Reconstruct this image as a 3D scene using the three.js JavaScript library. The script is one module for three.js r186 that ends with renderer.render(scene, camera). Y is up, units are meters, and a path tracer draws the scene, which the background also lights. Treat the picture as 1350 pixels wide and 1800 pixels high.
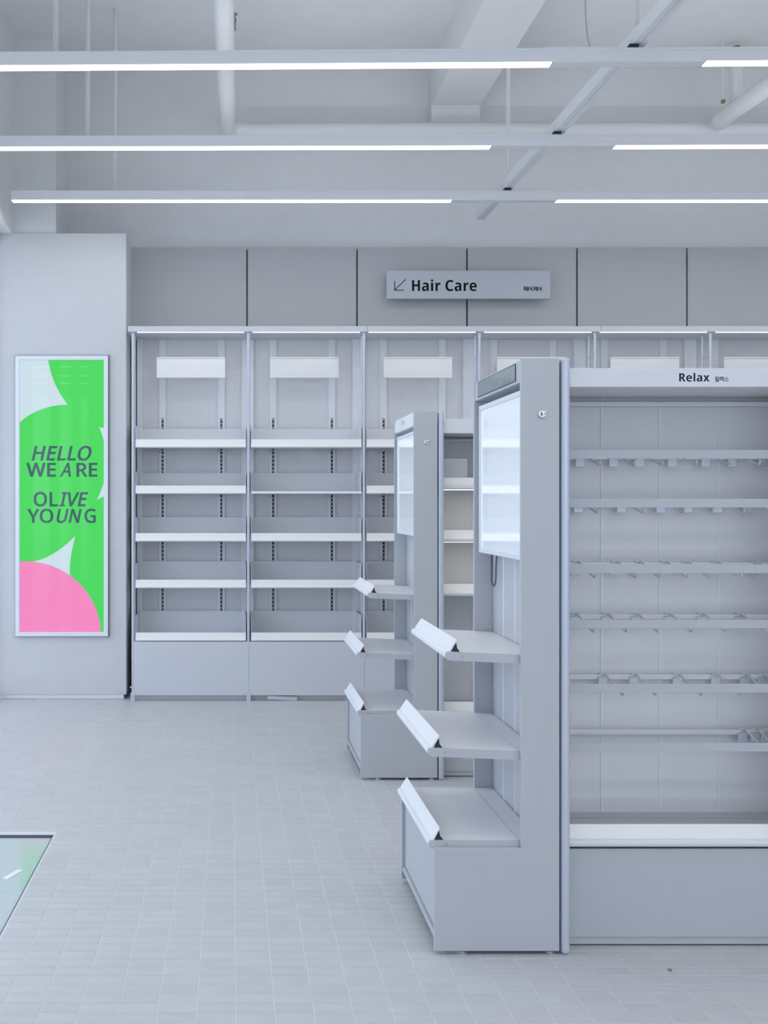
import * as THREE from 'three';
import { mergeGeometries } from 'three/addons/utils/BufferGeometryUtils.js';
import { RoundedBoxGeometry } from 'three/addons/geometries/RoundedBoxGeometry.js';
import { ImprovedNoise } from 'three/addons/math/ImprovedNoise.js';
import { RectAreaLightUniformsLib } from 'three/addons/lights/RectAreaLightUniformsLib.js';

// ------------------------------------------------------------------ camera, sky, exposure
RectAreaLightUniformsLib.init();
const scene = new THREE.Scene();
const renderer = new THREE.WebGLRenderer({ antialias: true });
renderer.toneMapping = THREE.LinearToneMapping;
renderer.toneMappingExposure = 1.0;
renderer.shadowMap.enabled = true;
const F = 1950, EYE = 1.54;                               // focal length in pixels of a 1350 x 1800 frame, eye height in metres
const camera = new THREE.PerspectiveCamera(2 * Math.atan(900 / F) * 180 / Math.PI, 1350 / 1800, 0.05, 200);
camera.position.set(0, EYE, 0);
camera.setViewOffset(1350, 1800, 269, 15, 1350, 1800);    // a shift lens
camera.updateProjectionMatrix();
const SKY = 2.1, BAR = 11.5, UP = 9.0, CANOPY = 12.0;
scene.background = new THREE.Color().setRGB(0.75 * SKY, 0.87 * SKY, 1.08 * SKY);
const LED = new THREE.Color().setRGB(0.985, 0.99, 1.01);
const WARM = new THREE.Color().setRGB(1.0, 0.93, 0.80);

// ------------------------------------------------------------------ helpers
let seed = 7;
const rnd = () => { seed = (seed * 1664525 + 1013904223) >>> 0; return seed / 4294967296; };
const noise = new ImprovedNoise();
const taken = new Map();
function numbered(name) { const n = taken.get(name) ?? 0; taken.set(name, n + 1); return n ? name + '_' + String(n).padStart(3, '0') : name; }
function metreUV(g) {
  const p = g.attributes.position, n = g.attributes.normal, uv = new Float32Array(p.count * 2);
  for (let i = 0; i < p.count; i++) {
    const ax = Math.abs(n.getX(i)), ay = Math.abs(n.getY(i)), az = Math.abs(n.getZ(i));
    if (ay >= ax && ay >= az) { uv[2 * i] = p.getX(i); uv[2 * i + 1] = p.getZ(i); }
    else if (ax >= az) { uv[2 * i] = p.getZ(i); uv[2 * i + 1] = p.getY(i); }
    else { uv[2 * i] = p.getX(i); uv[2 * i + 1] = p.getY(i); }
  }
  g.setAttribute('uv', new THREE.BufferAttribute(uv, 2));
  return g;
}
const flat = (g) => (g.index ? g.toNonIndexed() : g);
// a box from x0..x1, y0..y1 and depth d0..d1 (depth runs away from the camera: z = -d)
function B(x0, x1, y0, y1, d0, d1, r = 0) {
  const w = x1 - x0, h = y1 - y0, d = d1 - d0;
  const g = r ? new RoundedBoxGeometry(w, h, d, 2, Math.min(r, w / 2.01, h / 2.01, d / 2.01)) : new THREE.BoxGeometry(w, h, d);
  g.translate((x0 + x1) / 2, (y0 + y1) / 2, -(d0 + d1) / 2);
  return metreUV(flat(g));
}
function cyl(x, y0, y1, d, r, seg = 16) { const g = new THREE.CylinderGeometry(r, r, y1 - y0, seg); g.translate(x, (y0 + y1) / 2, -d); return flat(g); }
function tube(points, r, seg = 24, rad = 8, closed = false) {
  return flat(new THREE.TubeGeometry(new THREE.CatmullRomCurve3(points.map((p) => new THREE.Vector3(p[0], p[1], -p[2])), closed, 'centripetal'), seg, r, rad, closed));
}
function extrude(pts, len, bevel = 0) {                    // outline in x, y, pushed along +z
  const s = new THREE.Shape(pts.map((p) => new THREE.Vector2(p[0], p[1])));
  return flat(new THREE.ExtrudeGeometry(s, { depth: len, bevelEnabled: bevel > 0, bevelSize: bevel, bevelThickness: bevel, bevelSegments: 2, steps: 1 }));
}
function part(name, geos, mat, parent) {
  const list = [].concat(geos), g = list.length > 1 ? mergeGeometries(list.map(flat)) : list[0];
  const m = new THREE.Mesh(g, mat);
  m.name = name; m.castShadow = m.receiveShadow = true;
  parent.add(m);
  return m;
}
function thing(name, label, category, [x, y, d] = [0, 0, 0], group) {
  const o = new THREE.Group();
  o.name = numbered(name); o.position.set(x, y, -d); scene.add(o);
  o.userData = { label, category };
  if (group) o.userData.group = group;
  return o;
}
function structure(name, label, category = 'structure') {
  const o = new THREE.Group();
  o.name = numbered(name); scene.add(o);
  o.userData = { kind: 'structure', label, category };
  return o;
}
function sub(name, parent) { const o = new THREE.Group(); o.name = name; parent.add(o); return o; }
function areaLight(w, h, color, intensity, parent, x, y, d, up = false) {
  const l = new THREE.RectAreaLight(color, intensity, w, h);
  l.name = 'glow'; l.position.set(x, y, -d); l.rotation.x = up ? Math.PI / 2 : -Math.PI / 2; l.castShadow = true;
  parent.add(l);
  return l;
}

// ------------------------------------------------------------------ materials
function dataTexture(size, fn, srgb = false) {
  const data = new Uint8Array(size * size * 4);
  for (let j = 0; j < size; j++) for (let i = 0; i < size; i++) {
    const c = fn(i / size, j / size, i, j), o = (j * size + i) * 4;
    for (let k = 0; k < 3; k++) data[o + k] = Math.max(0, Math.min(255, (Array.isArray(c) ? c[k] : c) * 255));
    data[o + 3] = 255;
  }
  const t = new THREE.DataTexture(data, size, size);
  t.wrapS = t.wrapT = THREE.RepeatWrapping; t.magFilter = THREE.LinearFilter; t.minFilter = THREE.LinearMipmapLinearFilter; t.generateMipmaps = true;
  if (srgb) t.colorSpace = THREE.SRGBColorSpace;
  t.needsUpdate = true;
  return t;
}
// noise that tiles: blend of four shifted lookups
function tn(u, v, f, z, sx = 1, sy = 1) {
  const a = (x, y) => noise.noise(x * f * sx, y * f * sy, z);
  return a(u, v) * (1 - u) * (1 - v) + a(u - 1, v) * u * (1 - v) + a(u, v - 1) * (1 - u) * v + a(u - 1, v - 1) * u * v;
}
const rep = (t, x, y = x) => { const c = t.clone(); c.repeat.set(x, y); c.needsUpdate = true; return c; };
const plasterBump = dataTexture(512, (u, v) => 0.5 + 0.28 * tn(u, v, 14, 1) + 0.22 * tn(u, v, 60, 2));
const plasterTone = dataTexture(512, (u, v) => { const t = 0.97 + 0.018 * tn(u, v, 5, 3) + 0.012 * tn(u, v, 22, 4); return [t, t, t]; }, true);
const ribBump = dataTexture(256, (u) => 0.5 + 0.5 * Math.sin(u * Math.PI * 2 * 16));
const brushed = dataTexture(512, (u, v) => { const t = 0.975 + 0.006 * tn(u, v, 4, 9, 1, 30) + 0.012 * tn(u, v, 5, 11); return [t, t, t]; }, true);
const scuff = dataTexture(1024, (u, v) => {
  const smear = tn(u, v, 8, 21, 1, 5), fine = tn(u, v, 40, 22, 1, 4), blot = tn(u, v, 6, 23), speck = tn(u, v, 90, 24);
  let t = 0.95 + 0.022 * smear + 0.016 * fine + 0.018 * blot;
  if (fine * 0.6 + smear > 0.66) t -= 0.04;
  if (speck > 0.62) t -= 0.07;
  return [t, t, t * 1.0];
}, true);
const waveBump = dataTexture(256, (u, v) => 0.5 + 0.5 * tn(u, v, 3, 31, 1, 2.2));

const std = (rgb, rough, metal = 0, extra = {}) => new THREE.MeshStandardMaterial({ color: new THREE.Color().setRGB(...rgb), roughness: rough, metalness: metal, ...extra });
const phys = (rgb, rough, metal = 0, extra = {}) => new THREE.MeshPhysicalMaterial({ color: new THREE.Color().setRGB(...rgb), roughness: rough, metalness: metal, ...extra });
const M = {
  plaster: std([0.67, 0.68, 0.695], 0.75, 0, { map: rep(plasterTone, 0.5), bumpMap: rep(plasterBump, 1.2), bumpScale: 0.0006 }),
  ceiling: std([0.86, 0.87, 0.88], 0.85, 0, { map: rep(plasterTone, 0.35), bumpMap: rep(plasterBump, 0.8), bumpScale: 0.0015 }),
  wallPanel: std([0.50, 0.51, 0.525], 0.55, 0, { map: rep(brushed, 0.7), bumpMap: rep(ribBump, 12, 12), bumpScale: 0.0001 }),
  dark: std([0.02, 0.025, 0.035], 0.7),
  paintWall: std([0.66, 0.685, 0.72], 0.42, 0, { map: rep(brushed, 0.9) }),
  paint: std([0.53, 0.55, 0.58], 0.42, 0, { map: rep(brushed, 0.9) }),
  paintBack: std([0.82, 0.825, 0.84], 0.5, 0, { map: rep(brushed, 1.1) }),
  board: phys([0.62, 0.645, 0.68], 0.22, 0, { map: rep(brushed, 0.8), clearcoat: 0.3, clearcoatRoughness: 0.12 }),
  joint: std([0.86, 0.87, 0.89], 0.35),
  rib: std([0.74, 0.735, 0.755], 0.5, 0, { bumpMap: rep(ribBump, 5, 5), bumpScale: 0.0006 }),
  upright: std([0.80, 0.82, 0.85], 0.4),
  tray: std([0.74, 0.765, 0.80], 0.4),
  shelfTop: std([0.76, 0.765, 0.775], 0.38),
  aluminium: std([0.62, 0.65, 0.70], 0.32, 0.55),
  post: std([0.56, 0.61, 0.69], 0.3, 0.25),
  chrome: std([0.75, 0.76, 0.78], 0.2, 0.9),
  white: std([0.86, 0.87, 0.87], 0.4),
  lip: std([0.88, 0.872, 0.845], 0.35),
  lightWhite: std([0.82, 0.83, 0.85], 0.45),
  pipe: std([0.84, 0.85, 0.86], 0.55, 0, { bumpMap: rep(plasterBump, 6), bumpScale: 0.003 }),
  brass: std([0.30, 0.25, 0.17], 0.45, 0.6),
  wire: std([0.74, 0.71, 0.68], 0.4),
  hookPlate: std([0.58, 0.64, 0.72], 0.25, 0.3),
  cable: std([0.10, 0.12, 0.16], 0.5),
  acrylic: phys([0.70, 0.74, 0.78], 0.06, 0, { emissive: new THREE.Color().setRGB(0.84, 0.93, 1.06), emissiveIntensity: 0.36, clearcoat: 1, clearcoatRoughness: 0.03 }),
  frame: std([0.78, 0.82, 0.87], 0.35, 0.1),
  grout: std([0.66, 0.67, 0.68], 0.9),
  film: phys([0.52, 0.60, 0.61], 0.10, 0, { clearcoat: 0.7, clearcoatRoughness: 0.1, bumpMap: rep(waveBump, 2.5), bumpScale: 0.004 }),
  filmPlate: phys([0.80, 0.81, 0.79], 0.12, 0, { clearcoat: 0.8, clearcoatRoughness: 0.05, bumpMap: rep(waveBump, 1.4, 1.4), bumpScale: 0.006 }),
  led: std([0.9, 0.9, 0.9], 0.5, 0, { emissive: LED, emissiveIntensity: 2.2 }),
  ledWarm: std([0.9, 0.9, 0.88], 0.5, 0, { emissive: WARM, emissiveIntensity: 1.6 }),
  glass: phys([1, 1, 1], 0.0, 0, { transmission: 1, thickness: 0, ior: 1.45 }),
  mullion: std([0.45, 0.47, 0.5], 0.4, 0.4),
  pavement: std([0.72, 0.72, 0.71], 0.9),
  ink: std([0.012, 0.013, 0.018], 0.5),
};
const tileMats = [[0.595, 0.605, 0.62], [0.61, 0.62, 0.635], [0.585, 0.595, 0.612], [0.602, 0.611, 0.63]].map((c) => std(c, 0.42, 0, { map: rep(scuff, 1.1) }));

// ------------------------------------------------------------------ floor
const TW = 0.1187, TL = 0.0661, X0 = 0.0135, D0 = 3.3556;
const RX0 = -1.9, RX1 = 7.0, RD0 = -4.0, RD1 = 9.29;
const MAT = { x0: -1.80, x1: -0.823, d0: 3.0, d1: 5.16 };
{
  const floor = structure('floor', 'pale grey floor of small rectangular tiles with thin light joints', 'floor');
  const top = -0.0014;
  part('grout_bed', [
    B(RX0, RX1, -0.2, top, RD0, MAT.d0), B(RX0, RX1, -0.2, top, MAT.d1, RD1),
    B(RX0, MAT.x0, -0.2, top, MAT.d0, MAT.d1), B(MAT.x1, RX1, -0.2, top, MAT.d0, MAT.d1),
    B(MAT.x0, MAT.x1, -0.2, -0.018, MAT.d0, MAT.d1)], M.grout, floor);
  const g = 0.0016, hw = TW / 2 - g, hl = TL / 2 - g, c = 0.0009;
  const tileGeo = (ou, ov, cx = 0, cd = 0, w0 = -hw, w1 = hw) => {      // bevelled slab: top, bevels, skirts
    const a = [[w0, -hl], [w1, -hl], [w1, hl], [w0, hl]], b = [[w0 + c, -hl + c], [w1 - c, -hl + c], [w1 - c, hl - c], [w0 + c, hl - c]];
    const pos = [], uv = [];
    const q = (p) => { for (const i of [0, 2, 1, 0, 3, 2]) { pos.push(p[i][0] + cx, p[i][1], p[i][2] - cd); uv.push(p[i][0] + ou, p[i][2] + ov); } };
    q(b.map(([x, z]) => [x, 0, z]));
    for (let i = 0; i < 4; i++) {
      const j = (i + 1) % 4;
      q([[a[i][0], -c, a[i][1]], [a[j][0], -c, a[j][1]], [b[j][0], 0, b[j][1]], [b[i][0], 0, b[i][1]]]);
      q([[a[i][0], -0.004, a[i][1]], [a[j][0], -0.004, a[j][1]], [a[j][0], -c, a[j][1]], [a[i][0], -c, a[i][1]]]);
    }
    const geo = new THREE.BufferGeometry();
    geo.setAttribute('position', new THREE.Float32BufferAttribute(pos, 3));
    geo.setAttribute('uv', new THREE.Float32BufferAttribute(uv, 2));
    geo.computeVertexNormals();
    return geo;
  };
  const cells = [];
  for (let i = -17; X0 + i * TW < RX1; i++) for (let j = Math.floor((RD0 - D0) / TL) + 1; D0 + (j + 1) * TL < 9.2; j++) {
    const x = X0 + (i + 0.5) * TW, d = D0 + (j + 0.5) * TL;
    if (x < -1.87) continue;
    let w0 = -hw, w1 = hw;
    if (d > MAT.d0 - TL / 2 && d < MAT.d1 + TL / 2 - 0.012) {
      if (x + hw < MAT.x1 + 0.01 && x - hw > MAT.x0 - 0.05) continue;
      if (x - hw < MAT.x1 + 0.006 && x + hw > MAT.x1) w0 = MAT.x1 + 0.006 - x;
    }
    const px = 406 + x * F / d, py = 885 + EYE * F / d;
    const seen = d > 3 && px > -20 && px < 1370 && py < 1815 && !(x > 0.72 && d > 3.83);
    cells.push({ x, d, w0, w1, seen: seen && w0 === -hw });
  }
  const near = cells.filter((k) => k.seen).sort((p, q) => p.d - q.d).slice(0, 300);
  const chosen = new Set(near);
  const variants = Array.from({ length: 12 }, () => tileGeo(rnd() * 9, rnd() * 9));
  near.forEach((k, i) => { const t = part('tile', variants[(i * 7) % 12], tileMats[Math.floor(rnd() * 4)], floor); t.position.set(k.x, 0, -k.d); });
  const rest = [[], [], [], []];
  for (const k of cells) if (!chosen.has(k)) rest[Math.floor(rnd() * 4)].push(tileGeo(rnd() * 9, rnd() * 9, k.x, k.d, k.w0, k.w1));
  rest.forEach((list, i) => { const f = part('tile_field', mergeGeometries(list), tileMats[i], floor); f.userData.kind = 'stuff'; });
}

// ------------------------------------------------------------------ walls and ceiling
const CEIL = 5.2, WTOP = 3.667;
{
  const w = structure('wall_back', 'grey wall of wide upright panels with dark joints above the shelving', 'wall');
  part('backing', B(-0.83, RX1, 0, WTOP - 0.004, 9.275, 9.32), M.wallPanel, w);
  const P = 0.9133;
  for (let i = -1; i < 9; i++) {
    const a = 0.1346 + (i - 0) * P + 0.006, b = Math.min(a + P - 0.014, RX1);
    if (a < RX1) part('panel', B(i < 0 ? -0.83 : a, b, 0.0, WTOP, 9.21, 9.2745, 0.002), M.wallPanel, w);
  }
  const u = structure('wall_rear', 'white painted upper wall above the grey panels', 'wall');
  part('plaster', B(-2.3, RX1 + 0.3, 0, CEIL, 9.32, 9.6), M.ceiling, u);
  const c = structure('wall_column', 'white painted column above the grey pillar in the corner', 'column');
  part('shaft', B(-1.717, -1.382, WTOP - 0.05, CEIL, 8.76, 9.33), M.ceiling, c);
  const p = structure('wall_pillar', 'wide smooth grey pillar carrying the green and pink poster', 'pillar');
  part('pillar_body', B(-1.83, -0.8237, 0.035, WTOP, 8.73, 9.34, 0.004), M.plaster, p);
  const bb = structure('baseboard_pillar', 'narrow silver metal skirting at the foot of the pillar', 'skirting');
  part('skirting', B(-1.815, -0.845, 0.002, 0.036, 8.738, 9.3), std([0.80, 0.82, 0.85], 0.35, 0.3), bb);
  const bl = structure('wall_left', 'white bulkhead above the shop window', 'wall');
  part('bulkhead', B(-2.25, -1.717, WTOP - 0.002, CEIL, RD0, 8.76), M.ceiling, bl);
  part('side_wall', B(-2.25, -1.84, -0.1, WTOP - 0.002, RD0, 2.2), M.plaster, bl);
  const wr = structure('wall_right', 'plain white wall on the right beyond the picture', 'wall');
  part('plaster', B(RX1, RX1 + 0.25, -0.1, CEIL, RD0, 9.6), M.plaster, wr);
  const wf = structure('wall_front', 'plain white wall behind the viewer', 'wall');
  part('plaster', [B(-2.25, RX1 + 0.25, WTOP, CEIL, RD0 - 0.25, RD0), B(-2.25, -1.6, -0.1, WTOP, RD0 - 0.25, RD0), B(6.8, RX1 + 0.25, -0.1, WTOP, RD0 - 0.25, RD0)], M.plaster, wf);
  const cl = structure('ceiling', 'white painted concrete ceiling slab', 'ceiling');
  part('slab', B(-2.25, RX1 + 0.25, CEIL, CEIL + 0.25, RD0 - 0.25, 9.6), M.ceiling, cl);
  const bm = structure('trim_1', 'deep white concrete beam running along the ceiling to the back wall', 'beam');
  const prof = extrude([[0, CEIL], [0, 4.84], [13.19, 4.84], [13.19, 4.70], [13.33, 4.70], [13.33, CEIL]], 0.405);  // along depth, then turned
  prof.rotateY(Math.PI / 2); prof.translate(1.66, 0, 4.0);
  part('beam_body', metreUV(prof), M.ceiling, bm);

  // shop window along the left side
  const win = structure('window_1', 'tall shop window of clear panes along the left side', 'window');
  part('sill', B(-1.96, -1.84, -0.002, 0.06, 2.2, 8.73), M.mullion, win);
  part('head', B(-1.96, -1.84, WTOP - 0.06, WTOP - 0.002, 2.2, 8.73), M.mullion, win);
  const NP = 4, WD0 = 2.2, PW = (8.73 - WD0) / NP;
  for (let i = 0; i <= NP; i++) {
    const d = WD0 + i * PW;
    part('mullion', B(-1.95, -1.85, 0.06, WTOP - 0.06, Math.max(d - 0.03, WD0), Math.min(d + 0.03, 8.729)), M.mullion, win);
    if (i < NP) { const pane = part('pane', B(-1.905, -1.895, 0.06, WTOP - 0.06, d + 0.03, d + PW - 0.03), M.glass, win); pane.castShadow = false; }
  }
  const wn = structure('window_2', 'wide shop front of clear panes behind the viewer', 'window');
  part('sill', B(-1.6, 6.8, -0.1, 0.06, RD0 - 0.17, RD0 - 0.06), M.mullion, wn);
  part('head', B(-1.6, 6.8, WTOP - 0.06, WTOP, RD0 - 0.17, RD0 - 0.06), M.mullion, wn);
  for (let i = 0; i <= 5; i++) {
    const x = -1.6 + i * 1.68;
    part('mullion', B(Math.max(x - 0.03, -1.6), Math.min(x + 0.03, 6.8), 0.06, WTOP - 0.06, RD0 - 0.16, RD0 - 0.07), M.mullion, wn);
    if (i < 5) part('pane', B(x + 0.03, x + 1.65, 0.06, WTOP - 0.06, RD0 - 0.12, RD0 - 0.11), M.glass, wn).castShadow = false;
  }
  const pv = structure('ground', 'grey pavement outside the shop window', 'pavement');
  part('paving', [B(-40, -1.97, -0.25, -0.05, -40, 40), B(-1.97, 40, -0.25, -0.05, -40, RD0 - 0.26)], M.pavement, pv);
}

// ------------------------------------------------------------------ entrance mat
{
  const m = thing('entrance_mat', 'entrance mat under glossy wrinkled protective film, sunk into the floor tiles', 'mat', [(MAT.x0 + MAT.x1) / 2, -0.018, (MAT.d0 + MAT.d1) / 2]);
  const w = (MAT.x1 - MAT.x0) / 2, l = (MAT.d1 - MAT.d0) / 2;
  part('mat_body', B(-w + 0.012, w - 0.008, 0, 0.008, -l + 0.01, l - 0.02), M.film, m);
  part('mat_frame', [B(-w, w, 0, 0.017, l - 0.008, l), B(-w, w, 0, 0.017, -l, -l + 0.006), B(w - 0.005, w, 0, 0.017, -l + 0.006, l - 0.008), B(-w, -w + 0.006, 0, 0.017, -l + 0.006, l - 0.008)], std([0.16, 0.18, 0.22], 0.5, 0.5), m);
  const s = thing('tape_strip', 'short strip of white tape stuck on the entrance mat', 'tape', [-0.9126, -0.0098, 4.634]);
  part('strip', B(-0.013, 0.013, 0, 0.0015, -0.06, 0.06), M.white, s);
  s.rotation.y = -0.37;
}

// ------------------------------------------------------------------ canvas prints
function canvas(w, h) { const c = document.createElement('canvas'); c.width = w; c.height = h; return c; }
function canvasTex(c) { const t = new THREE.CanvasTexture(c); t.colorSpace = THREE.SRGBColorSpace; t.magFilter = THREE.LinearFilter; t.anisotropy = 8; return t; }
function hangul(x, px, py, s, text, w) {                     // syllables drawn stroke by stroke in unit cells
  const L = (pts) => pts, circ = (cx, cy, r) => ({ cx, cy, r });
  const he = [L([[0.18, 0.12], [0.42, 0.12]]), L([[0.06, 0.28], [0.54, 0.28]]), circ(0.3, 0.6, 0.17)];
  const e = [L([[0.52, 0.5], [0.7, 0.5]]), L([[0.7, 0.06], [0.7, 0.94]]), L([[0.92, 0.02], [0.92, 0.98]])];
  const eo = [circ(0.3, 0.48, 0.24), L([[0.56, 0.48], [0.82, 0.48]]), L([[0.82, 0.02], [0.82, 0.98]])];
  const ke = [L([[0.06, 0.16], [0.46, 0.16], [0.42, 0.55], [0.08, 0.88]]), L([[0.08, 0.48], [0.44, 0.46]])];
  const rieul = (x0, x1, y0, y1) => { const m = (y0 + y1) / 2; return L([[x0, y0], [x1, y0], [x1, m], [x0, m], [x0, y1], [x1, y1]]); };
  const glyph = {
    '\uD5E4': [...he, ...e], '\uC5B4': eo, '\uCF00': [...ke, ...e],
    '\uB9B4': [rieul(0.1, 0.55, 0.05, 0.45), L([[0.84, 0.0], [0.84, 0.48]]), rieul(0.2, 0.84, 0.6, 0.98)],
    '\uB809': [rieul(0.06, 0.44, 0.05, 0.5), L([[0.5, 0.28], [0.66, 0.28]]), L([[0.66, 0.0], [0.66, 0.56]]), L([[0.88, 0.0], [0.88, 0.58]]), L([[0.2, 0.68], [0.86, 0.68], [0.86, 1.0]])],
    '\uC2A4': [L([[0.5, 0.06], [0.5, 0.2], [0.14, 0.62]]), L([[0.5, 0.2], [0.86, 0.62]]), L([[0.02, 0.84], [0.98, 0.84]])],
  };
  x.lineWidth = w; x.lineCap = 'butt'; x.lineJoin = 'miter';
  [...text].forEach((ch, i) => {
    for (const st of glyph[ch]) {
      x.beginPath();
      if (Array.isArray(st)) st.forEach(([a, b], k) => x[k ? 'lineTo' : 'moveTo'](px + (i * 0.98 + a) * s * 0.92, py + b * s));
      else x.ellipse(px + (i * 0.98 + st.cx) * s * 0.92, py + st.cy * s, st.r * s * 0.92, st.r * s, 0, 0, 7);
      x.stroke();
    }
  });
}
function fitText(x, text, left, base, width, font) {          // text stretched to a given width
  x.font = font; x.save(); x.translate(left, base); x.scale(width / x.measureText(text).width, 1); x.fillText(text, 0, 0); x.restore();
}

// ------------------------------------------------------------------ poster
{
  const S = 6, c = canvas(148 * S, 478 * S > 2048 ? 2048 : 478 * S), x = c.getContext('2d');
  const k = c.height / 478; c.width = Math.round(148 * k);
  x.scale(k, k); x.translate(-34, -633);
  x.fillStyle = '#d2e8f1'; x.fillRect(34, 633, 148, 478);
  const GREEN = '#38e04e', PINK = '#ff86c6';
  const blob = (pts, col) => { x.fillStyle = col; x.beginPath(); x.moveTo(...pts[0]); for (let i = 1; i < pts.length; i += 3) x.bezierCurveTo(...pts[i], ...pts[i + 1], ...pts[i + 2]); x.closePath(); x.fill(); };
  // upper right
  blob([[84, 633], [88, 663], [101, 690], [118, 711.5], [132, 730], [152, 746], [173, 751], [190, 756], [240, 760], [240, 633], [200, 620], [100, 620], [84, 633]], GREEN);
  // middle
  blob([[20, 760], [40, 728], [80, 711.5], [118, 711.5], [142, 713], [162, 730], [173, 751], [188, 785], [190, 828], [181, 850], [176, 864], [173, 871], [169, 879], [158, 904], [147, 925], [131.7, 941.7], [110, 964], [85, 981], [63, 985.6], [50, 989], [35, 988], [20, 985], [20, 930], [20, 830], [20, 760]], GREEN);
  // lower right
  blob([[131.7, 941.7], [125, 965], [120, 990], [122, 1018], [126, 1070], [160, 1140], [210, 1150], [240, 1100], [240, 900], [200, 868], [188, 869], [178, 873], [169, 879], [150, 895], [137, 920], [131.7, 941.7]], GREEN);
  x.fillStyle = PINK; x.beginPath(); x.arc(45, 1118, 131.5, 0, 7); x.fill();
  x.fillStyle = '#1f4a5a';
  const word = (t, left, base, w, h, ital) => {
    x.save(); x.font = '33.5px sans-serif'; const m = x.measureText(t).width, sk = ital ? 0.21 : 0;
    x.transform(1, 0, -sk, 1, left, base); x.scale((w - sk * h) / m, h / 24.2);
    x.fillText(t, 0, 0); x.strokeStyle = x.fillStyle; x.lineWidth = 1.25; x.strokeText(t, 0, 0); x.restore();
  };
  word('HELLO', 52.5, 809, 111, 24.5, true);
  word('WE', 46, 837.5, 53, 23.5, false); word('A', 105, 837.5, 23, 23.5, true); word('RE', 130.5, 837.5, 41, 23.5, false);
  word('OL', 57, 889.5, 44, 24, false); word('IVE', 102.5, 889.5, 53, 24, true);
  word('YO', 48.5, 918.5, 46, 23.5, false); word('UN', 95, 918.5, 50, 23.5, true); word('G', 146, 918.5, 23, 23.5, false);
  const tex = canvasTex(c);
  const D = 8.69, s = D / F, hx = (81.75 + 0) * s, y0 = 1.54 - (1119 - 885) * s, y1 = 1.54 + (885 - 625) * s;
  const p = thing('poster_lightbox', 'tall green, white and pink poster in a slim silver frame on the pillar', 'poster', [(108.25 - 406) * s, y0, 8.73]);
  const h = y1 - y0, fw = 7.6 * s;
  part('frame', [B(-hx, -hx + fw, 0, h, 0.0, 0.036, 0.005), B(hx - fw, hx, 0, h, 0.0, 0.036, 0.005), B(-hx + fw * 0.8, hx - fw * 0.8, 0, fw, 0.001, 0.035, 0.005), B(-hx + fw * 0.8, hx - fw * 0.8, h - fw, h, 0.001, 0.035, 0.005)].map((g) => g.translate(0, 0, 0.037)), M.frame, p);
  part('back_tray', B(-hx - 0.005, hx + 0.005, -0.004, h + 0.005, -0.012, -0.0005), M.dark, p);
  const face = new THREE.PlaneGeometry(hx * 2 - fw * 2 + 0.004, h - fw * 2 + 0.004); face.translate(0, h / 2, 0.022);
  part('printed_sheet', face, phys([0.05, 0.05, 0.05], 0.3, 0, { emissive: new THREE.Color(1, 1, 1), emissiveMap: tex, emissiveIntensity: 0.88, specularIntensity: 0.2, clearcoat: 0.6, clearcoatRoughness: 0.02 }), p);
}

// ------------------------------------------------------------------ hanging direction sign
{
  const D = 9.10, s = D / F, w = 287.5 * s, h = 49.3 * s, y0 = 1.54 + (885 - 525) * s;
  const t = thing('direction_sign', 'long grey sign reading Hair Care with an arrow, mounted on the wall panels', 'sign', [(823.7 - 406) * s, y0, D]);
  part('sign_body', B(-w / 2, w / 2, 0, h, 0, 0.035, 0.002), std([0.56, 0.59, 0.63], 0.35, 0.3), t);
  for (const x of [-w / 2 + 0.22, w / 2 - 0.22]) part('spacer', B(x - 0.02, x + 0.02, 0.06, h - 0.06, 0.035, 0.1095), M.paint, t);
  const k = 7, c = canvas(288 * k, 49 * k), x = c.getContext('2d');
  x.fillStyle = '#c3c9d1'; x.fillRect(0, 0, 288 * k, 49 * k);
  x.scale(k, k); x.translate(-680, -475.7);
  x.fillStyle = x.strokeStyle = '#12151b'; x.lineWidth = 1.5; x.lineCap = 'butt';
  x.beginPath(); x.moveTo(712.6, 490.8); x.lineTo(693.6, 509.6); x.stroke();
  x.beginPath(); x.moveTo(693.2, 494); x.lineTo(693.2, 510.2); x.lineTo(709.5, 510.2); x.stroke();
  fitText(x, 'Hair Care', 721.5, 511.3, 118, 'bold 27.5px sans-serif');
  hangul(x, 920.6, 503, 9.3, '\uD5E4\uC5B4\uCF00\uC5B4', 1.25);
  const f = new THREE.PlaneGeometry(w - 0.006, h - 0.006); f.translate(0, h / 2, 0.0012);
  part('printed_face', f, phys([0.92, 0.92, 0.92], 0.6, 0, { map: canvasTex(c), specularIntensity: 0.2 }), t);
}

// ------------------------------------------------------------------ price rails
const NOSE = [[0.0, -0.012], [0.0015, -0.005], [0.006, -0.0012], [0.012, 0], [0.03, 0], [0.03, -0.026], [0.010, -0.026], [0.004, -0.023], [0.001, -0.018]];
const LIP = [[0.0145, -0.001], [0.0145, 0.004], [0.0375, 0.041], [0.0405, 0.042], [0.041, 0.0405], [0.020, -0.001]];
function railGeo(shape, len, face) {                         // face 'left': nose at x = 0 pointing to -x, runs away in depth; face 'front': nose at depth 0, runs along +x
  const g = extrude(shape, len, 0);
  if (face === 'left') g.translate(0, 0, -len); else g.rotateY(Math.PI / 2);
  return g;
}

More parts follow.
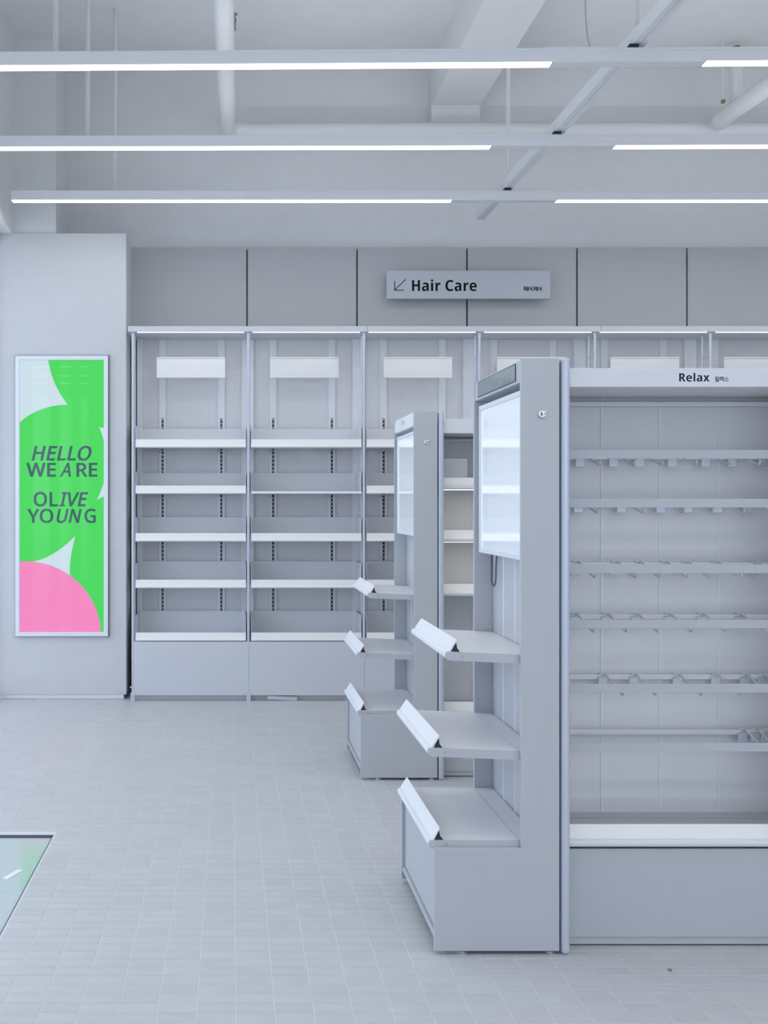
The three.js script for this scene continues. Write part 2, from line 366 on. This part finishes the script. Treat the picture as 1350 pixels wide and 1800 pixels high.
// ------------------------------------------------------------------ wall shelving
const WX = -0.7657, WP = 0.9023, WD = 8.654;
const ordinal = ['first', 'second', 'third', 'fourth', 'fifth', 'sixth', 'seventh', 'eighth', 'ninth'];
{
  const rows = [1.976, 1.615, 1.243, 0.879, 0.466], backs = [2.149, 1.789, 1.429, 1.069, 0.665];
  const noseG = railGeo([[0, -0.012], [0.002, -0.004], [0.008, 0], [0.02, 0], [0.02, -0.02], [0.008, -0.02], [0.002, -0.017]], 0.862, 'front');
  const lipG = railGeo([[0.009, -0.001], [0.016, 0.045], [0.0185, 0.045], [0.014, -0.001]], 0.862, 'front');
  const where = ['beside the pillar, leftmost of the wall run', 'next to the leftmost wall bay, fully in view', 'half hidden behind the far island unit', 'seen only above the near island unit', 'seen above the Relax header, around its lettering', 'at the right edge of the picture above the Relax header'];
  for (let i = 0; i < 6; i++) {
    const t = thing('wall_shelving_bay', 'tall grey wall shelving bay ' + where[i], 'shelving', [WX + i * WP, 0, WD], 'wall shelving bays along the back wall');
    const W = WP;
    part('back_panel', B(0.0, W, 0.05, 2.8785, 0.42, 0.44), M.rib, t);
    for (const x of [0.2077, 0.687]) {
      const u = part('upright', B(x - 0.028, x + 0.028, 0.47, 2.8785, 0.405, 0.42), M.upright, t);
      part('slot_strip', B(x - 0.008, x + 0.008, 0.48, 2.235, 0.402, 0.406), M.dark, u);
      const dash = [];
      for (let y = 0.49; y < 2.22; y += 0.032) dash.push(B(x - 0.003, x + 0.004, y, y + 0.012, 0.4005, 0.4025));
      part('slots', dash, M.aluminium, u).userData.kind = 'stuff';
    }
    part('edge_upright', B(0.0, 0.048, 0.47, 2.8785, 0.39, 0.42), M.upright, t);
    part('edge_upright', B(W - 0.048, W - 0.0005, 0.47, 2.8785, 0.39, 0.42), M.upright, t);
    const poles = i === 5 ? [0, W] : [0];
    for (const x of poles) {
      part('pole', cyl(x, 0.055, 2.874, 0.012, 0.0105), M.post, t);
      part('pole', cyl(x, 0.055, 2.874, 0.165, 0.0095), M.post, t);
      for (const y of [2.70, 1.80]) part('pole_tie', tube([[x, y, 0.012], [x, y - 0.015, 0.09], [x, y, 0.165]], 0.004, 10, 6), M.post, t);
      part('pole_foot', B(x - 0.018, x + 0.018, 0.0, 0.062, -0.008, 0.03, 0.003), M.post, t);
    }
    rows.forEach((y, r) => {
      const low = i === 1 && r === 1, s = sub('shelf', t), H = backs[r] - y;
      const x0 = 0.0205, x1 = W - 0.0205, b = y + 0.012;
      part('tray', [B(x0, x1, b - 0.004, b, 0.018, 0.398), B(x0, x1, b, y + H, 0.395, 0.398), B(x0, x0 + 0.003, b, y + H, 0.02, 0.395), B(x1 - 0.003, x1, b, y + H, 0.02, 0.395)], M.tray, s);
      const n = part('nose', noseG, M.white, s); n.position.set(x0, y + 0.02, 0);
      if (!low) { const l = part('price_rail', lipG, M.lip, s); l.position.set(x0, y + 0.02, 0); }
      for (const x of [0.2077, 0.687]) part('bracket', extrude([[0, 0], [0.36, 0], [0.36, -0.035], [0.05, -0.01], [0, -0.006]], 0.003).rotateY(Math.PI / 2).translate(x - 0.026, y + 0.008, -0.04), M.aluminium, s);
    });
    const cx = W / 2 - 0.004, pw = 0.2725;
    const hp = sub('header_plate', t);
    part('plate', B(cx - pw, cx + pw, 2.54, 2.69, 0.166, 0.172), i === 0 ? M.lip : M.filmPlate, hp);
    part('plate_edge', [B(cx - pw, cx + pw, 2.695, 2.703, 0.160, 0.176), B(cx - pw, cx + pw, 2.69, 2.695, 0.170, 0.174)], M.lip, hp);
    for (const x of [0.205, 0.685]) part('plate_arm', B(x, x + 0.005, 2.60, 2.64, 0.172, 0.406), M.paintBack, hp);
    const base = sub('base_cabinet', t);
    part('cabinet_body', B(0.006, W - 0.006, 0.045, 0.455, 0.026, 0.42), M.paintWall, base);
    part('drawer_front', B(0.006, W - 0.003, 0.042, 0.4615, 0.002, 0.02, 0.002), M.paintWall, base);
    part('kick_board', B(0.006, W - 0.006, 0.0, 0.045, 0.06, 0.075), M.paintBack, base);
  }
  const spans = [[-0.80, 1.0575], [1.0595, 2.874], [2.876, WX + 6 * WP + 0.03]];
  const cw = ['leftmost, above the two bays by the pillar', 'middle, under the Hair Care sign', 'rightmost, behind the Relax header'];
  spans.forEach(([a, b], k) => {
    const t = thing('shelf_canopy', 'slim grey light canopy over the wall shelving, ' + cw[k], 'canopy', [a, 2.875, 8.615], 'canopies over the wall shelving');
    part('fascia', B(0, b - a, 0, 0.042, 0, 0.012, 0.002), M.paintWall, t);
    part('soffit', B(0.0, b - a, 0.004, 0.04, 0.012, 0.59), M.paintWall, t);
    for (let i = 2 * k; i < 2 * k + 2; i++) {
      const x = WX + i * WP - a;
      part('light_strip', B(x + 0.035, x + WP - 0.035, -0.003, 0.004, 0.030, 0.040), M.led, t);
      areaLight(WP - 0.07, 0.010, LED, CANOPY, t, x + WP / 2, -0.005, 0.035);
    }
  });
  const st = thing('loose_strip', 'loose pale metal strip lying under the second wall bay', 'strip', [0.40, 0, WD + 0.01]);
  part('strip', B(-0.115, 0.115, 0.0, 0.03, 0.0, 0.004).applyMatrix4(new THREE.Matrix4().makeRotationZ(-0.03)).translate(0, 0.004, 0), M.aluminium, st);
}

// ------------------------------------------------------------------ island display units
function headerText(lines) {
  const c = canvas(1800, 130), x = c.getContext('2d');
  x.fillStyle = '#e6eaee'; x.fillRect(0, 0, 1800, 130);
  x.fillStyle = x.strokeStyle = '#141d2c';
  lines(x);
  return phys([0.93, 0.93, 0.93], 0.5, 0, { map: canvasTex(c), specularIntensity: 0.25 });
}
function island(name, label, [X, D], opt) {
  const t = thing(name, label, 'display unit', [X, 0, D], 'island display units');
  const H = 2.034 * opt.k, L = 0.748;
  // ---- end cap facing the window
  const L_shape = [[0, 0.0145], [0.426, 0.0145], [0.426, H], [0.2965, H], [0.2965, 0.363], [0, 0.363]];
  for (const d of [0.001, L - 0.019]) {
    const g = extrude(L_shape.map(([a, b]) => [Math.min(Math.max(a, 0.001), 0.425), b]), 0.016, 0.001); g.translate(0, 0, -d - 0.017);
    part('end_panel', metreUV(g), M.paint, t);
  }
  part('core', B(0.386, 0.43, 0.03, H - 0.01, 0.02, L - 0.02), M.paint, t);
  part('top_cover', B(0.31, 0.426, H - 0.012, H - 0.001, 0.019, L - 0.02), M.paint, t);
  let d0 = 0.0195;
  const seams = [0.193, 0.373, 0.55, L - 0.02];
  seams.forEach((s, i) => {
    part('back_board', B(0.371, 0.385, 0.36, 1.99, d0 + 0.002, s - 0.002, 0.002), M.board, t);
    if (i < 3) part('joint_strip', B(0.369, 0.374, 0.36, 1.95, s - 0.0045, s + 0.0045, 0.0015), M.joint, t);
    d0 = s;
  });
  // header with its display or sign
  const hd = sub('header', t);
  part('header_box', B(0.2985, 0.386, 1.955 * opt.k, H - 0.002, 0.0195, L - 0.0195, 0.002), opt.display ? M.paint : M.white, hd);
  if (opt.display) {
    part('display_bezel', B(0.2965, 0.2985, 1.965, 2.0265, 0.08, 0.675), M.dark, hd);
    const c = canvas(1024, 104), x = c.getContext('2d');
    x.fillStyle = '#76878a'; x.fillRect(0, 0, 1024, 104);
    for (let i = 0; i < 1024; i += 4) { const n = noise.noise(i * 0.013, 3, 1); x.fillStyle = n > 0 ? `rgba(120,160,120,${n * 0.5})` : `rgba(120,130,150,${-n * 0.5})`; x.fillRect(i, 0, 4, 104); }
    x.fillStyle = 'rgba(130,175,120,0.45)'; x.font = '78px monospace'; x.fillText('00 000', 480, 80);
    const f = new THREE.PlaneGeometry(0.588, 0.057); f.rotateY(-Math.PI / 2); f.translate(0.2960, 1.9955, -0.378);
    part('display_screen', f, phys([0.9, 0.9, 0.9], 0.2, 0, { map: canvasTex(c), clearcoat: 0.6, clearcoatRoughness: 0.08 }), hd);
  } else {
    const c = canvas(1024, 110), x = c.getContext('2d');
    x.fillStyle = '#edf3f6'; x.fillRect(0, 0, 1024, 110);
    x.strokeStyle = '#7d8a93'; x.lineWidth = 9;
    const ln = (p) => { x.beginPath(); p.forEach(([a, b], i) => x[i ? 'lineTo' : 'moveTo'](a, b)); x.stroke(); };
    ln([[370, 22], [432, 22]]); ln([[378, 22], [378, 88]]); ln([[378, 52], [420, 52]]);
    ln([[448, 88], [448, 30], [488, 30], [492, 54], [450, 58]]); ln([[508, 24], [530, 70], [552, 24]]);
    const f = new THREE.PlaneGeometry(0.70, 0.066 * opt.k); f.rotateY(-Math.PI / 2); f.translate(0.2975, 1.9945 * opt.k, -L / 2);
    part('sign_face', f, std([1, 1, 1], 0.3, 0, { map: canvasTex(c) }), hd);
  }
  // white light panel
  const lb = sub('light_panel', t);
  const py0 = 1.344 * opt.k, py1 = 1.930 * opt.k, pd0 = 0.0200, pd1 = 0.676;
  part('panel_frame', [B(0.302, 0.35, py0, py0 + 0.019, pd0, pd1, 0.002), B(0.302, 0.35, py1 - 0.019, py1, pd0, pd1, 0.002), B(0.302, 0.35, py0 + 0.019, py1 - 0.019, pd1 - 0.014, pd1, 0.002), B(0.302, 0.35, py0 + 0.019, py1 - 0.019, pd0, pd0 + 0.014, 0.002)], M.frame, lb);
  part('panel_face', B(0.308, 0.34, py0 + 0.018, py1 - 0.018, pd0 + 0.013, pd1 - 0.013), M.acrylic, lb);
  for (const y of [py0 + 0.1, py1 - 0.15]) part('panel_mount', B(0.35, 0.3705, y, y + 0.05, 0.1, 0.6), M.paintBack, lb);
  if (opt.display) part('cable_loop', tube([[0.345, 1.36, 0.645], [0.35, 1.29, 0.66], [0.352, 1.225, 0.668], [0.354, 1.21, 0.645], [0.356, 1.23, 0.622], [0.36, 1.29, 0.63], [0.362, 1.36, 0.62]], 0.0035, 40, 6), M.cable, t);
  // stepped shelves
  const shelves = [[0.039, 1.033, -0.040], [-0.021, 0.704, -0.040], [-0.0185, 0.386, 0]];
  for (const [nx, y, tilt] of shelves) {
    const s = sub('shelf', t), len = L - 0.042, back = 0.3685;
    s.position.set(nx, y * (tilt ? opt.k : 1), -0.021); s.rotation.z = tilt;
    const dep = (back - nx) / Math.cos(tilt) - 0.001;
    part('shelf_board', [B(0.03, dep - 0.075, -0.027, 0, 0.003, len - 0.003), B(dep - 0.073, dep, -0.027, -0.0005, 0.003, len - 0.003)], M.shelfTop, s);
    part('nose', railGeo(NOSE, len - 0.008, 'left').translate(0, 0, -0.004), M.lightWhite, s);
    part('price_rail', railGeo(LIP, len, 'left'), M.lightWhite, s);
    for (const d of [0, len - 0.003]) {
      part('end_cap', extrude([[0.002, -0.016], [0.006, -0.004], [0.014, -0.0005], [dep, -0.0005], [dep, -0.031], [0.02, -0.031], [0.007, -0.027]], 0.003).translate(0, 0, -d - 0.003), M.paint, s);
      part('clip', extrude([[0.023, 0.001], [0.039, 0.029], [0.042, 0.013], [0.052, 0.001]], 0.012).translate(0, 0, -d - (d ? -0.003 : 0.013)), M.dark, s);
    }
    const screws = tilt === -0.040 && nx > 0 ? [0.062] : [0.062, dep - 0.014];
    for (const x of screws) part('screw', flat(new THREE.CylinderGeometry(0.005, 0.005, 0.003, 14).rotateX(Math.PI / 2)).translate(x, -0.015, 0.0005), std([0.40, 0.42, 0.46], 0.3, 0.5), s);
  }
  // base of the end cap
  part('base_front', B(0.014, 0.024, 0.07, 0.352, 0.024, L - 0.024), M.paint, t);
  part('bottom_rail', B(0.004, 0.03, 0.046, 0.064, 0.0195, L - 0.0195, 0.002), M.paint, t);
  part('base_body', B(0.026, 0.385, 0.046, 0.352, 0.022, L - 0.022), M.paint, t);
  for (const [x, d] of [[0.0988, 0.03], [0.399, 0.03], [0.10, 0.7], [0.399, 0.7], [1.30, 0.14]]) part('levelling_foot', [cyl(x, 0.0, 0.006, d, 0.018), cyl(x, 0.006, 0.05, d, 0.006)], M.chrome, t);
  // corner posts
  const bx0 = 0.464, bx1 = 1.364;
  for (const x of [0.433, bx1]) part('corner_post', B(x, x + 0.031, 0.0005, H + 0.004, -0.002, 0.045, 0.013), M.post, t);
  for (const x of [0.436, bx1 + 0.003]) part('corner_post', B(x, x + 0.025, 0.0005, H + 0.004, L - 0.045, L, 0.01), M.post, t);
  part('side_panel', B(bx1 + 0.006, bx1 + 0.02, 0.02, H - 0.02, 0.045, L - 0.045), M.paint, t);
  part('rear_core', B(0.431, bx1, 0.03, H - 0.03, 0.43, L - 0.01), M.paintBack, t);
  // bay facing the viewer
  const bd = 0.41;
  const joints = [bx0 - 0.03, 0.7065, 0.9268, 1.1471, bx1];
  for (let i = 0; i < 4; i++) {
    part('rear_board', B(joints[i] + 0.002, joints[i + 1] - 0.002, 0.35, 1.97, bd, bd + 0.014, 0.002), M.paintBack, t);
    if (i < 3) part('joint_strip', B(joints[i + 1] - 0.005, joints[i + 1] + 0.005, 0.36, 1.94, bd - 0.003, bd + 0.002, 0.0025), M.upright, t);
  }
  const hb = sub('bay_header', t), hy0 = 1.9395 * (opt.k > 1 ? 0.9965 : 1), hy1 = 2.004 * (opt.k > 1 ? 1.004 : 1);
  part('header_box', B(bx0 + 0.001, bx1 - 0.001, hy0, hy1, 0.022, bd - 0.001, 0.002), M.white, hb);
  const hf = new THREE.PlaneGeometry(bx1 - bx0 - 0.002, hy1 - hy0 - 0.002); hf.translate((bx0 + bx1) / 2, (hy0 + hy1) / 2, -0.0212);
  part('header_face', hf, opt.header, hb);
  part('rail', B(bx0, bx1, 1.904, 1.921, bd - 0.035, bd - 0.001, 0.002), M.lightWhite, t);
  const s = sub('shelf', t);
  s.position.set(bx0 + 0.001, 0.3745, -0.058);
  const sl = bx1 - bx0 - 0.002;
  part('nose', railGeo(NOSE, sl, 'front'), M.tray, s);
  part('price_rail', railGeo([[0.0145, -0.001], [0.0145, 0.003], [0.026, 0.047], [0.029, 0.048], [0.020, -0.001]], sl - 0.006, 'front').translate(0.004, 0, 0), M.lip, s);
  part('shelf_board', [B(0, sl, -0.024, 0, 0.03, 0.275), B(0, sl, -0.024, 0, 0.278, 0.312), B(0, sl, -0.024, -0.001, 0.314, bd - 0.0605)], M.paint, s);
  part('bay_base_front', B(bx0 + 0.001, bx1 - 0.001, 0.032, 0.3395, 0.075, 0.09, 0.002), M.paint, t);
  part('bay_kick', B(bx0 + 0.001, bx1 - 0.001, 0.006, 0.031, 0.081, 0.095), M.paint, t);
  part('bay_base_body', B(bx0 + 0.004, bx1 - 0.004, 0.04, 0.335, 0.096, 0.40), M.paint, t);
  // lock with folded key on the end panel
  const kx = 0.366, ky = opt.knob, kb = sub('lock', t);
  const r1 = new THREE.TorusGeometry(0.0095, 0.0045, 8, 20); r1.translate(kx, ky, 0.004);
  part('lock_ring', flat(r1), M.chrome, kb);
  part('lock_barrel', flat(new THREE.CylinderGeometry(0.009, 0.010, 0.006, 16).rotateX(Math.PI / 2)).translate(kx, ky, 0.002), M.brass, kb);
  part('key', [B(kx - 0.001, kx + 0.003, ky - 0.008, ky + 0.008, -0.012, -0.004, 0.001), tube([[kx + 0.002, ky + 0.004, -0.006], [kx + 0.009, ky + 0.007, -0.008], [kx + 0.0115, ky + 0.0135, -0.004], [kx + 0.008, ky + 0.004, -0.002]], 0.0022, 16, 6)], M.chrome, kb);
  return t;
}
const G1 = [0.694, 3.782], G2 = [0.722, 6.17];
const relaxHeader = headerText((x) => {
  // the printed face is 0.898 m wide and 0.0625 m high
  const s = 1800 / 0.898, o = (px) => ((px - 406) * 3.803 / F - (G1[0] + 0.465)) * s, v = (py) => (2.003 - (EYE - (py - 885) * 3.803 / F)) * 130 / 0.0625;
  fitText(x, 'Relax', o(1192), v(670.5), o(1247.5) - o(1192), 'bold 81px sans-serif');
  hangul(x, o(1256.8), v(662.2), v(670.8) - v(662.2), '\uB9B4\uB809\uC2A4', 4.2);
});
const island1 = island('island_display', 'large near island unit with a digital display header and a Relax sign', G1, { k: 1, display: true, header: relaxHeader, knob: 1.844 });
const island2 = island('island_display', 'smaller looking island unit farther back, with a plain white header', G2, { k: 1.009, display: false, header: headerText(() => {}), knob: 1.882 });

// near island: hook rails
{
  const t = island1, ys = [1.713, 1.541, 1.310, 1.116, 0.890, 0.683];
  for (const y of ys) {
    part('front_rail', B(0.465, 1.363, y - 0.0155, y + 0.0155, 0.118, 0.124, 0.001), M.paint, t);
    part('hook_rail', [B(0.465, 1.363, y - 0.008, y + 0.002, 0.372, 0.38), B(0.465, 1.363, y + 0.002, y + 0.009, 0.368, 0.39), B(0.465, 1.363, y - 0.008, y - 0.004, 0.38, 0.409)], M.lightWhite, t);
    for (const x of [0.4655, 1.3565]) part('rail_arm', B(x, x + 0.005, y - 0.012, y + 0.012, 0.124, 0.41), M.paint, t);
  }
  const names = ['top', 'second', 'third', 'fourth', 'fifth', 'bottom'];
  const px = [
    [1020, 1079, 1125, 1182.5, 1241, 1288, 1342], [1017, 1093, 1162, 1210, 1262, 1316], [1013, 1081, 1122, 1168, 1205, 1258, 1326],
    [1010.5, 1066, 1118, 1176, 1233, 1300], [1060, 1114.5, 1191, 1258, 1309, 1340], [1306, 1328, 1346]];
  const front = G1[1] + 0.366;
  const plateG = B(-0.0175, 0.0175, -0.036, 0.0012, 0.0005, 0.0045, 0.002), clipG = B(-0.012, 0.012, 0.0096, 0.013, -0.004, 0.02, 0.001);
  const prongG = tube([[0.004, 0.010, 0.0], [0.005, 0.012, -0.014], [0.006, 0.002, -0.045], [0.007, -0.016, -0.11], [0.008, -0.030, -0.165], [0.0085, -0.034, -0.184], [0.009, -0.030, -0.192], [0.009, -0.018, -0.194]], 0.0038, 40, 7);
  px.forEach((row, r) => row.forEach((p, i) => {
    const X = (p - 406) * front / F;
    const from = r === 5 ? ['first', 'second', 'third'][i] + ' of three' : ordinal[i] + ' from the corner post';
    const h = thing('display_hook', 'metal hook on the ' + names[r] + ' rail of the Relax bay, ' + from, 'hook', [X, ys[r], front], 'display hooks of the Relax bay');
    part('hook_plate', plateG, M.hookPlate, h);
    part('hook_clip', clipG, M.wire, h);
    part('prong', prongG, M.wire, h);
  }));
}
// far island: lit shelves and a grey box
{
  const t = island2, sl = 0.898;
  for (const [y, lit] of [[1.645, true], [1.349, true], [1.045, false]]) {
    const s = sub('shelf', t);
    s.position.set(0.465, y, -0.058);
    part('nose', railGeo(NOSE, sl, 'front'), M.tray, s);
    part('price_rail', railGeo([[0.0145, -0.001], [0.0145, 0.003], [0.026, 0.040], [0.029, 0.041], [0.020, -0.001]], sl - 0.006, 'front').translate(0.004, 0, 0), M.lip, s);
    part('shelf_board', B(0, sl, -0.024, 0, 0.03, 0.3515), M.paint, s);
    if (lit) {
      part('light_strip', B(0.02, sl - 0.02, -0.030, -0.024, 0.06, 0.074), M.ledWarm, s);
      areaLight(sl - 0.04, 0.012, WARM, 18.0, s, sl / 2, -0.032, 0.067);
    }
  }
  const bx = thing('grey_box', 'plain grey box on the top shelf of the far island unit', 'box', [(800 - 406) * 6.262 / F, 1.6455, 6.262]);
  part('box_body', B(-0.07, 0.069, 0.008, 0.148, 0, 0.11, 0.002), M.paint, bx);
  part('box_foot', B(-0.055, 0.054, 0.0, 0.008, 0.04, 0.10), M.paint, bx);
}

// ------------------------------------------------------------------ ceiling lights
{
  const Y = 3.76, XL = -1.61, XR = 6.8, G0 = 1.618, G1x = 2.392, WID = 0.068, HT = 0.07;
  const list = [[8.122, 0.0], [6.904, -0.008], [5.61, -0.0165], [4.37, 0], [3.12, 0], [1.88, 0], [0.63, 0], [-0.62, 0], [-1.87, 0], [-3.12, 0]];
  const nm = ['lowest in the picture, nearest the back wall', 'middle of the three in view', 'uppermost of the three in view'];
  list.forEach(([D, turn], i) => {
    const t = thing('linear_ceiling_light', i < 3 ? 'long white suspended strip light, ' + nm[i] : 'long white suspended strip light outside the picture, number ' + ordinal[i - 3] + ' towards the viewer', 'ceiling light', [0, Y, D], 'suspended strip lights');
    t.rotation.y = turn;
    part('housing', [B(XL, XR, 0.004, HT, 0, WID, 0.002), B(XL, XR, HT - 0.012, HT + 0.002, -0.003, WID + 0.003, 0.002)], M.lightWhite, t);
    part('cover_plate', B(G0 + 0.004, G1x - 0.004, 0, 0.004, 0.001, WID - 0.001), M.lightWhite, t);
    for (const [a, b] of [[XL + 0.003, G0], [G1x, XR - 0.003]]) {
      part('diffuser', B(a, b, -0.001, 0.004, 0.003, WID - 0.003), M.led, t);
      areaLight(b - a, WID - 0.014, LED, BAR, t, (a + b) / 2, -0.003, WID / 2);
      const ua = a < 0 ? -0.45 : a;
      part('upper_diffuser', B(ua, b, HT, HT + 0.003, 0.012, WID - 0.012), M.led, t);
      areaLight(b - ua, WID - 0.03, LED, UP, t, (ua + b) / 2, HT + 0.016, WID / 2, true);
    }
    if (i < 3) {
      part('hanging_rod', cyl(i ? -0.904 : -0.858, 0.03, CEIL - Y - 0.0005, WID + 0.02, 0.0145), M.pipe, t);
      part('joint_plate', B(...(i === 0 ? [2.12, 2.54] : [1.58, 1.98]), HT, HT + 0.012, 0.01, 0.05), M.lightWhite, t);
      part('end_cap', B(G0 + 0.0002, G0 + 0.0038, -0.001, 0.0035, 0.004, WID - 0.004), M.dark, t);
    }
    part('connector', B(2.028 + i * 0 - 0.022, 2.028 + 0.022, HT, HT + 0.0225, 0.0, 0.05), M.dark, t);
  });
  const tr = thing('suspended_track', 'white channel track running along the room above the strip lights', 'track', [2.03, Y + HT + 0.0225, 9.04]);
  tr.rotation.y = 0.008;
  const TLn = 12.6;
  part('channel', [B(-0.034, -0.003, 0.0, 0.07, -TLn, 0), B(0.003, 0.034, 0.0, 0.07, -TLn, 0), B(-0.003, 0.003, 0.004, 0.07, -TLn, 0)], M.lightWhite, tr);
  for (const d of [8.122, 5.61]) part('hanging_rod', cyl(0.0, 0.07, CEIL - Y - HT - 0.0225 - 0.0005, d - 9.04 + 0.02, 0.0145), M.pipe, tr);
}

// ------------------------------------------------------------------ pipes under the ceiling
{
  const p = thing('ceiling_pipe', 'thick white painted pipe bending along the top of the back wall', 'pipe', [0, 4.6, 9.08]);
  const R = 0.064;
  part('pipe_run', tube([[-0.07, 0.03, -5.5], [-0.055, 0.02, -3.5], [-0.03, 0.0, -0.5], [-0.025, 0.0, -0.06], [0.0, 0.0, 0.0], [0.07, 0.0, 0.02], [1.0, 0.0, 0.02], [3.0, 0, 0.02], [6.9, 0, 0.02]], R, 160, 20), M.pipe, p);
  const b = thing('ceiling_pipe', 'white branch pipe slanting from the right edge to the wall pipe', 'pipe', [3.92, 4.6, 8.93]);
  const bend = tube([[0.02, 0.03, 0.0], [0.05, 0.03, -0.6], [0.14, 0.03, -3.0], [0.2, 0.03, -8]], 0.068, 60, 20);
  part('branch', bend, M.pipe, b);
  part('branch_end', flat(new THREE.CylinderGeometry(0.072, 0.072, 0.05, 20).rotateX(Math.PI / 2)).translate(0.02, 0.03, -0.015), M.pipe, b);
  const r = thing('riser_pipe', 'short upright white pipe standing on the branch pipe, with a sprinkler on top', 'pipe', [4.0, 4.688, 8.78]);
  part('riser', cyl(0, 0, 0.42, 0, 0.052, 20), M.pipe, r);
  const head = (x, y, d, q) => [cyl(x, y, y + 0.02, d, 0.012 * q, 10), cyl(x, y + 0.02, y + 0.045, d, 0.004 * q, 8), cyl(x, y + 0.045, y + 0.05, d, 0.02 * q, 14)];
  part('sprinkler', head(0, 0.42, 0, 1.4), M.brass, r);
  const sp = thing('sprinkler_head', 'small brass sprinkler head on the wall pipe bend', 'sprinkler', [0.024, 4.66, 7.25]);
  part('sprinkler_body', [cyl(0, -0.03, 0.03, 0, 0.008, 10), ...head(0, 0.03, 0, 1.0)], M.brass, sp);
  for (const [x, y0, d, lab] of [[3.86, 4.70, 8.7, 'thin white hanger wire left of the riser pipe'], [4.19, 4.70, 8.15, 'thin white hanger wire right of the riser pipe']]) {
    const w = thing('hanger_wire', lab, 'wire', [x, y0, d]);
    part('wire', cyl(0, -0.02, CEIL - y0 - 0.0005, 0, 0.0045, 8), M.lightWhite, w);
    part('wire_clamp', B(-0.014, 0.014, -0.02, 0.006, -0.014, 0.014, 0.003), M.brass, w);
  }
  const cb = thing('light_cable', 'thin drooping cable above the uppermost strip light', 'cable', [1.85, 3.85, 5.73]);
  part('cable', tube([[0.03, 0, 0], [0.0, 0.06, 0], [-0.015, 0.3, 0.02], [0.0, 0.8, 0.05], [0.01, CEIL - 3.8505, 0.06]], 0.004, 40, 6), std([0.42, 0.44, 0.48], 0.5), cb);
}
// ------------------------------------------------------------------ small debris
{
  const s = thing('debris', 'tiny brownish plaster crumb on the floor tiles', 'debris', [(1177 - 406) * EYE / (1706 - 885), 0, EYE * F / (1706 - 885)]);
  const g = new THREE.IcosahedronGeometry(0.008, 1); g.scale(1, 0.45, 0.8); g.translate(0, 0.003, 0);
  part('crumb', flat(g), M.brass, s);
}
renderer.render(scene, camera);
